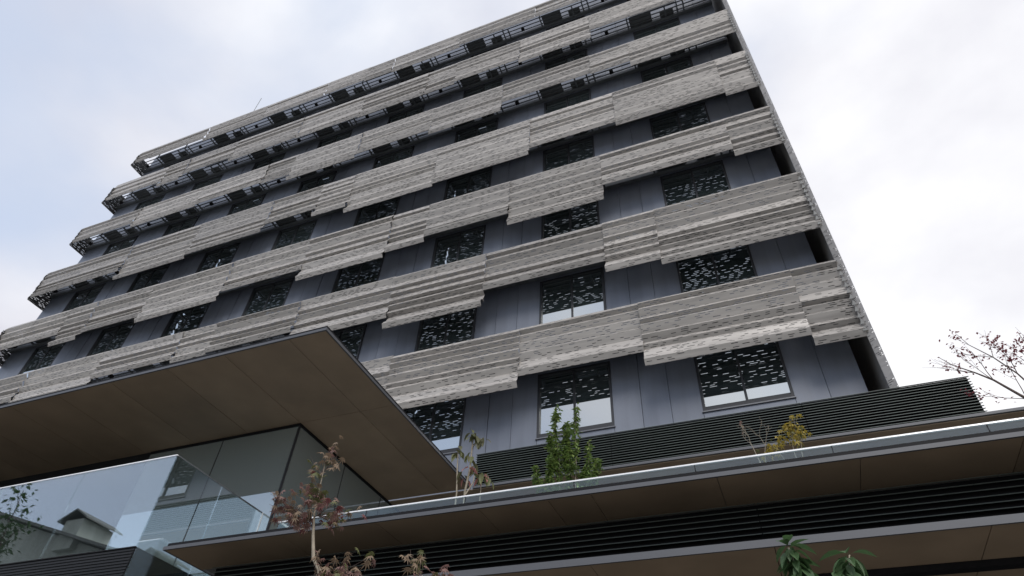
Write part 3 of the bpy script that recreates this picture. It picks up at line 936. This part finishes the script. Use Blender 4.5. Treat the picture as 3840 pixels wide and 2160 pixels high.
# wine-red tree at the right end of the terrace
rg = random.Random(61)
rt = thing('red_leaf_tree', 'thin-branched tree with sparse wine-red leaves against the sky at the terrace end', 'tree')
tb = MB(); ends = []; nodes = []
YT2 = 11.5
def rbranch(p, d, ln, r, lvl):
    n = 4
    path = [(p, r)]
    q = p
    for i in range(n):
        d = (d + Vector((rg.uniform(-.13, .13), rg.uniform(-.13, .13), .05))).normalized()
        q = q + d * ln / n
        path.append((q, r * (1 - .55 * (i + 1) / n)))
        if lvl > 0 and i >= 1:
            for s in range(rg.choice((1, 1, 2))):
                nd = (d + Vector((rg.uniform(-.8, .8), rg.uniform(-.8, .8), rg.uniform(-.25, .6)))).normalized()
                rbranch(q, nd, ln * rg.uniform(.42, .62), r * .42, lvl - 1)
        if lvl <= 1:
            nodes.append(q.copy())
    tb.tube(path, 5 if r > .008 else 4, False)
tb.tube([((5.35, YT2, ZT1), .06), ((5.3, YT2, 4.9 + H), .055), ((5.1, YT2, 5.7 + H), .05)], 8)
base = Vector((5.1, YT2, 5.7 + H))
main = [(base, .036), (Vector((4.75, YT2, 6.12 + H)), .03), (Vector((4.42, YT2, 6.5 + H)), .025), (Vector((4.12, YT2, 6.95 + H)), .018), (Vector((3.92, YT2, 7.15 + H)), .013), (Vector((3.65, YT2, 7.38 + H)), .008), (Vector((3.5, YT2, 7.6 + H)), .004)]
tb.tube(main, 6)
V_ = Vector
rbranch(main[4][0], V_((-.75, .1, .35)), .5, .006, 1)
rbranch(main[4][0], V_((-.9, -.1, .1)), .55, .006, 1)
rbranch(main[5][0], V_((-.5, .2, .5)), .35, .004, 0)
rbranch(main[3][0], V_((.0, .1, 1)), .75, .008, 1)
rbranch(main[3][0], V_((-.35, .2, .8)), .6, .007, 1)
rbranch(main[2][0], V_((-.75, .2, .2)), .6, .007, 1)
rbranch(main[2][0], V_((.1, -.1, 1)), .75, .009, 1)
second = [(main[1][0], .02), (V_((4.62, YT2, 6.6 + H)), .016), (V_((4.5, YT2, 7.0 + H)), .013), (V_((4.3, YT2, 7.4 + H)), .010), (V_((4.05, YT2, 7.75 + H)), .006), (V_((3.95, YT2, 8.05 + H)), .003)]
tb.tube(second, 6)
rbranch(second[2][0], V_((.15, .1, 1)), .7, .009, 1)
rbranch(second[3][0], V_((-.7, .1, .45)), .55, .007, 1)
rbranch(second[3][0], V_((.25, .1, .9)), .5, .006, 1)
rbranch(second[4][0], V_((-.5, .1, .6)), .3, .004, 1)
third = [(base, .03), (V_((4.95, YT2, 6.6 + H)), .022), (V_((4.88, YT2, 7.2 + H)), .013), (V_((4.86, YT2, 7.85 + H)), .004)]
tb.tube(third, 6)
rbranch(third[1][0], V_((-.3, .1, .9)), .8, .009, 2)
rbranch(third[2][0], V_((-.5, .1, .5)), .5, .006, 1)
rbranch(third[2][0], V_((.3, .1, .7)), .55, .006, 1)
rbranch(third[1][0], V_((.5, .1, .8)), .9, .010, 2)
tb.build('trunk', MAT['bark_dark'], rt, True)
cr = MB()
for p in nodes:
    if rg.random() < .8:
        for i in range(rg.choice((0, 0, 1, 1, 2, 5))):
            add_leaf(cr, p + Vector((rg.gauss(0, .04), rg.gauss(0, .04), rg.gauss(0, .04))), rg.uniform(.04, .07), rg.uniform(.03, .045), rg, 0)
cr.build('crown', [LEAF['berry']], rt)

# ------------------------------------------------------------------ lightning rod on the roof
rod = MB().tube([((-39.0 + 6.2, 18.0, ZROOF - .3), .03), ((-32.8, 18.0, 44.5 + H + 4.6), .022)], 8)
tag(rod.build('lightning_rod', MAT['steel']), 'slim lightning rod rising above the roof edge of the office building', 'lightning rod')

# ------------------------------------------------------------------ across the street (seen mirrored in the glass)
hall = thing('gabled_hall', 'pale green gabled hall with a little roof cupola mirrored in the glass balustrade', 'building')
yh = -6.4
gz = [(-56, 7.0), (-56, 12.2), (-43.5, 16.8), (-29.4, 13.2), (-29.0, 7.0)]
hw = MB()
pf = [(-57, 0), (-57, 12.6), (-43.5, 16.9), (-29.2, 12.7), (-29.2, 0)]
n = len(pf)
hw.face([(x, yh, z) for x, z in pf][::-1]); hw.face([(x, yh - 30, z) for x, z in pf])
for i in range(n):
    (xa, za), (xb, zb) = pf[i], pf[(i + 1) % n]
    hw.face([(xa, yh, za), (xb, yh, zb), (xb, yh - 30, zb), (xa, yh - 30, za)])
hw.build('wall', MAT['hall'], hall)
def slab(b, p, q, y0, y1, t):
    (xa, za), (xb, zb) = p, q
    b.face([(xa, y0, za), (xb, y0, zb), (xb, y1, zb), (xa, y1, za)]); b.face([(xa, y0, za + t), (xa, y1, za + t), (xb, y1, zb + t), (xb, y0, zb + t)])
    b.face([(xa, y0, za), (xa, y0, za + t), (xb, y0, zb + t), (xb, y0, zb)]); b.face([(xa, y1, za), (xb, y1, zb), (xb, y1, zb + t), (xa, y1, za + t)])
    b.face([(xa, y0, za), (xa, y1, za), (xa, y1, za + t), (xa, y0, za + t)]); b.face([(xb, y0, zb), (xb, y0, zb + t), (xb, y1, zb + t), (xb, y1, zb)])
rf = MB()
slab(rf, (-43.5, 16.95), (-28.3, 12.48), yh + .6, yh - 30.4, .14)
slab(rf, (-43.5, 16.95), (-58, 12.35), yh + .6, yh - 30.4, .14)
ro = rf.build('roof', MAT['hall_roof'], hall)
MB().box(-34.3, -33.0, yh - 1.6, yh + .3, 13.4, 14.95).build('cupola', MAT['hall'], ro)
cp = MB()
slab(cp, (-33.65, 15.4), (-32.6, 14.85), yh + .5, yh - 1.9, .08)
slab(cp, (-33.65, 15.4), (-34.7, 14.85), yh + .5, yh - 1.9, .08)
cp.build('cupola_roof', MAT['hall_roof'], ro)
for i in range(4):
    MB().box(-54 + i * 6, -51 + i * 6, yh + .01, yh + .06, 4, 6.5).build('window', MAT['frame'], hall)

# street tree and overhead cables opposite
rg = random.Random(71)
stt = thing('street_tree', 'dark bare-limbed street tree mirrored at the left end of the glass balustrade', 'tree')
tb = MB(); nodes = []
tb.tube([((-35.4, -3.2, 0), .24), ((-35, -3.2, 5), .2), ((-34.6, -3.2, 9), .13)], 8)
rbranch(Vector((-34.6, -3.2, 9)), Vector((.6, 0, .8)), 3.6, .09, 2)
rbranch(Vector((-34.8, -3.2, 7)), Vector((-.5, .2, .8)), 4.0, .09, 2)
rbranch(Vector((-34.6, -3.2, 9)), Vector((-.1, -.3, .9)), 3.6, .08, 2)
tb.build('trunk', MAT['bark_dark'], stt, True)
cr = MB()
for p in nodes:
    for i in range(4):
        add_leaf(cr, p + Vector((rg.gauss(0, .25), rg.gauss(0, .25), rg.gauss(0, .25))), rg.uniform(.2, .35), rg.uniform(.12, .2), rg, 0)
cr.build('crown', [LEAF['deep']], stt)

def cable(name, label, a, b_, sag, r=.012):
    pts = []
    for i in range(25):
        t = i / 24
        p = Vector(a).lerp(Vector(b_), t)
        p.z -= sag * 4 * t * (1 - t)
        pts.append((p, r))
    tag(MB().tube(pts, 5).build(name, MAT['trim']), label, 'cable', 'overhead cables across the street')
up = thing('utility_pole', 'grey concrete utility pole across the street carrying the overhead cables', 'pole')
MB().tube([((24, -3, 0), .16), ((24, -3, 12.5), .1)], 10).build('shaft', MAT['fascia'], up, True)
MB().box(23.2, 24.8, -3.06, -2.94, 11.6, 11.72).build('cross_arm', MAT['steel'], up)
cable('power_cable', 'upper overhead power cable mirrored as a thin dark line in the tall glass', (23.5, -3, 11.66), (-34.8, -3.3, 8.6), .9)
cable('power_cable', 'lower overhead power cable mirrored as a thin dark line near the slab edge', (24.5, -3, 10.6), (-34.9, -3.1, 7.2), 1.0)
